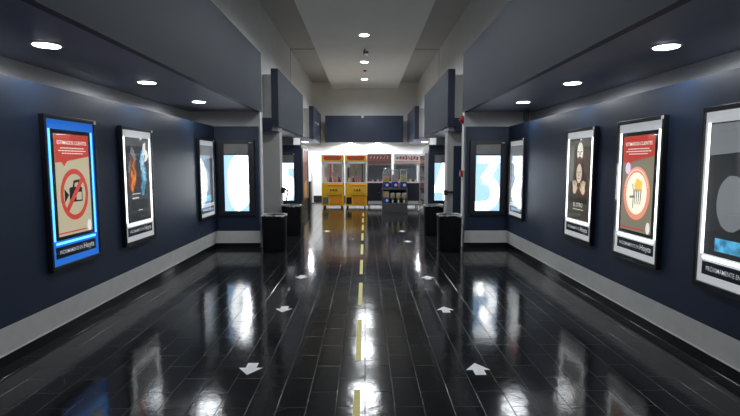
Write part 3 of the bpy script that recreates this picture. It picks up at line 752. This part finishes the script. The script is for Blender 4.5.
# ------------------------------------------------------------------ vending rack with globes
RX, RY = 1.03, 16.5
t = thing('dispenser_rack', 'grey steel two-tier rack carrying candy dispensers', 'rack', (RX, RY, 0), 0)
boxes((-.44, 0, 0, .44, .40, .33)).build('base_cabinet', 'steel', t, .006)
boxes((-.44, 0, .80, .44, .40, .86)).build('shelf', 'steel', t, .004)
p = MB()
for sx in (-.43, .43): 
    for yy in (.015, .385): p.tube((sx, yy, .33), (sx, yy, .80), .013, 8)
p.build('uprights', 'chrome', t)
boxes((-.44, .39, .33, .44, .40, .80)).build('back_plate', 'slot', t)
def dispenser(x, z, label, kind, candy):
    t = thing('candy_dispenser', label, 'candy dispenser', (RX+x, RY+.18, z), 0, 'candy dispensers on the rack')
    if kind == 'globe':
        MB().lathe((0, 0, 0), [(.08, 0), (.08, .015), (.035, .03), (.035, .07), (.075, .09), (.075, .13)], 18).build('stand', 'chrome', t)
        MB().ball((0, 0, .215), .09, 18, 10).build('candy_fill', candy, t)
        MB().ball((0, 0, .22), .098, 20, 12).build('globe', 'acry', t)
        MB().lathe((0, 0, .30), [(.09, 0), (.09, .03), (.05, .055), (.01, .06)], 18).build('lid', 'whitep', t)
        boxes((-.03, -.10, .04, .03, -.03, .11)).build('coin_mechanism', 'whitep', t, .006)
    else:
        boxes((-.115, -.13, 0, .115, .13, .21)).build('body', 'blue', t, .01)
        MB().tube((.03, -.13, .10), (.03, -.165, .10), .05, 16).build('coin_mechanism', 'whitep', t)
        boxes((-.095, -.11, .21, .095, .11, .21+(.24 if kind == 'box' else .17))).build('candy_fill', candy, t)
        if kind == 'dome':
            MB().lathe((0, 0, .21), [(.115, 0), (.125, .12), (.125, .30), (.10, .40), (.05, .44), (.02, .45)], 20).build('globe', 'acry', t)
            MB().lathe((0, 0, .645), [(.09, 0), (.09, .03), (.04, .05)], 18).build('lid', 'chrome', t)
        elif kind == 'box':
            boxes((-.11, -.125, .21, .11, .125, .60)).build('bin', 'acry', t)
            q = MB()
            for sx in (-.108, .108): q.tube((sx, -.125, .21), (sx, -.125, .60), .007, 6)
            q.build('corner_trim', 'whitep', t)
            boxes((-.115, -.13, .60, .115, .13, .635)).build('lid', 'plate', t)
        else:
            boxes((-.11, -.125, .21, .11, .125, .40)).build('bin', 'acry', t)
            boxes((-.115, -.13, .40, .115, .13, .42)).build('lid', 'chrome', t)
dispenser(-.30, .86, 'round-topped candy dispenser with blue base, left end of the upper tier', 'dome', 'gold')
dispenser(.0, .86, 'square candy dispenser with blue base, middle of the upper tier', 'box', 'mixcandy')
dispenser(.30, .86, 'square candy dispenser with yellow-green fill, right end of the upper tier', 'box', 'greencandy')
dispenser(-.30, .33, 'short blue candy dispenser with golden fill, left end of the lower tier', 'low', 'gold')
for k, (x, w) in enumerate(((-.075, 'left'), (.13, 'middle'), (.33, 'right'))):
    dispenser(x, .33, 'white-capped globe candy dispenser on the lower tier, %s of the three globes' % w, 'globe', 'gold')

# ------------------------------------------------------------------ things by the rear hall sides
t = thing('poster_light_box', 'red and orange poster panel on the left pier, seen almost edge-on', 'poster', (-2.118, 16.9, .45), PI/2)
MB().box(-.8, -.05, 0, -.54, 0, 1.75).box(.54, -.05, 0, .76, 0, 1.75).box(-.54, -.05, 0, .54, 0, .06).box(-.54, -.05, 1.69, .54, 0, 1.75).build('frame', 'steel', t)
a = boxes((-.54, -.03, .06, .54, -.004, 1.69)).build('print', 'pr_salmon', t)
MB().panel([(-.54, 1.30), (.54, 1.20), (.54, 1.69), (-.54, 1.69)], -.03).build('red_upper_area', 'pr_red', a)
MB().panel([(-.54, .06), (.54, .06), (.54, .7), (-.54, .55)], -.03).build('orange_lower_area', 'orange', a)
t = thing('display_case', 'glazed display case with white frame on the right pier, edge-on beside the machines', 'display case', (2.118, 16.86, 0), -PI/2)
MB().box(-.75, -.12, 0, -.69, 0, 2.05).box(.69, -.12, 0, .75, 0, 2.05).box(-.69, -.12, 0, .69, 0, .08).box(-.69, -.12, 1.97, .69, 0, 2.05).build('frame', 'plate', t)
boxes((-.69, -.02, .08, .69, -.004, 1.97)).build('back_panel', 'steel', t)
boxes((-.69, -.112, .08, .69, -.106, 1.97)).build('glass_pane', 'glass', t)
s = MB()
for z in (.45, .85, 1.25, 1.62): s.box(-.69, -.10, z, .69, -.02, z+.015)
s.build('shelves', 'whitep', t)
for z, m in ((.465, 'whitep'), (.865, 'pink'), (1.265, 'backing'), (1.635, 'redpaint')):
    g = MB()
    for k in range(6): g.box(-.6+k*.2, -.085, z, -.47+k*.2, -.03, z+.16)
    g.build('packets', m, t)['kind'] = 'stuff'
t = thing('cabinet', 'low black cabinet beside the left pier in the rear hall', 'cabinet', (-2.13, 17.95, 0), 0)
boxes((-.09, 0, 0, .09, .45, 1.0)).build('body', 'dark', t, .008)
boxes((-.10, -.01, 1.0, .10, .46, 1.03)).build('top', 'frame', t, .004)
t = thing('barrier_post', 'slim pale grey post standing by the white wall behind the black cabinet', 'barrier', (-2.28, 20.6, 0), 0)
MB().lathe((0, 0, 0), [(.13, 0), (.13, .02), (.05, .04)], 20).build('base', 'frame', t)
MB().tube((0, 0, .03), (0, 0, 1.30), .085, 14, .03).build('post', 'plate', t)

# ------------------------------------------------------------------ world, camera, view
w = bpy.data.worlds.new('hall_world'); S.world = w; w.use_nodes = True
w.node_tree.nodes['Background'].inputs['Color'].default_value = (.5, .55, .6, 1)
w.node_tree.nodes['Background'].inputs['Strength'].default_value = .01
cam = bpy.data.cameras.new('camera'); co = bpy.data.objects.new('camera', cam); COL.objects.link(co)
cam.sensor_width = 36; cam.lens = 480/740*36; cam.clip_end = 200
pt, yw = math.radians(5.2967), math.radians(.5943)
fw = Vector((math.sin(yw)*math.cos(pt), math.cos(yw)*math.cos(pt), -math.sin(pt)))
co.location = (0, 0, 1.7); co.rotation_euler = fw.to_track_quat('-Z', 'Y').to_euler()
S.camera = co
S.view_settings.view_transform = 'Standard'; S.view_settings.look = 'None'
S.view_settings.exposure = .2; S.view_settings.gamma = 1.; S.view_settings.use_curve_mapping = False
S.cycles.use_denoising = True
S.cycles.max_bounces = 8; S.cycles.transparent_max_bounces = 16
S.cycles.sample_clamp_indirect = 6
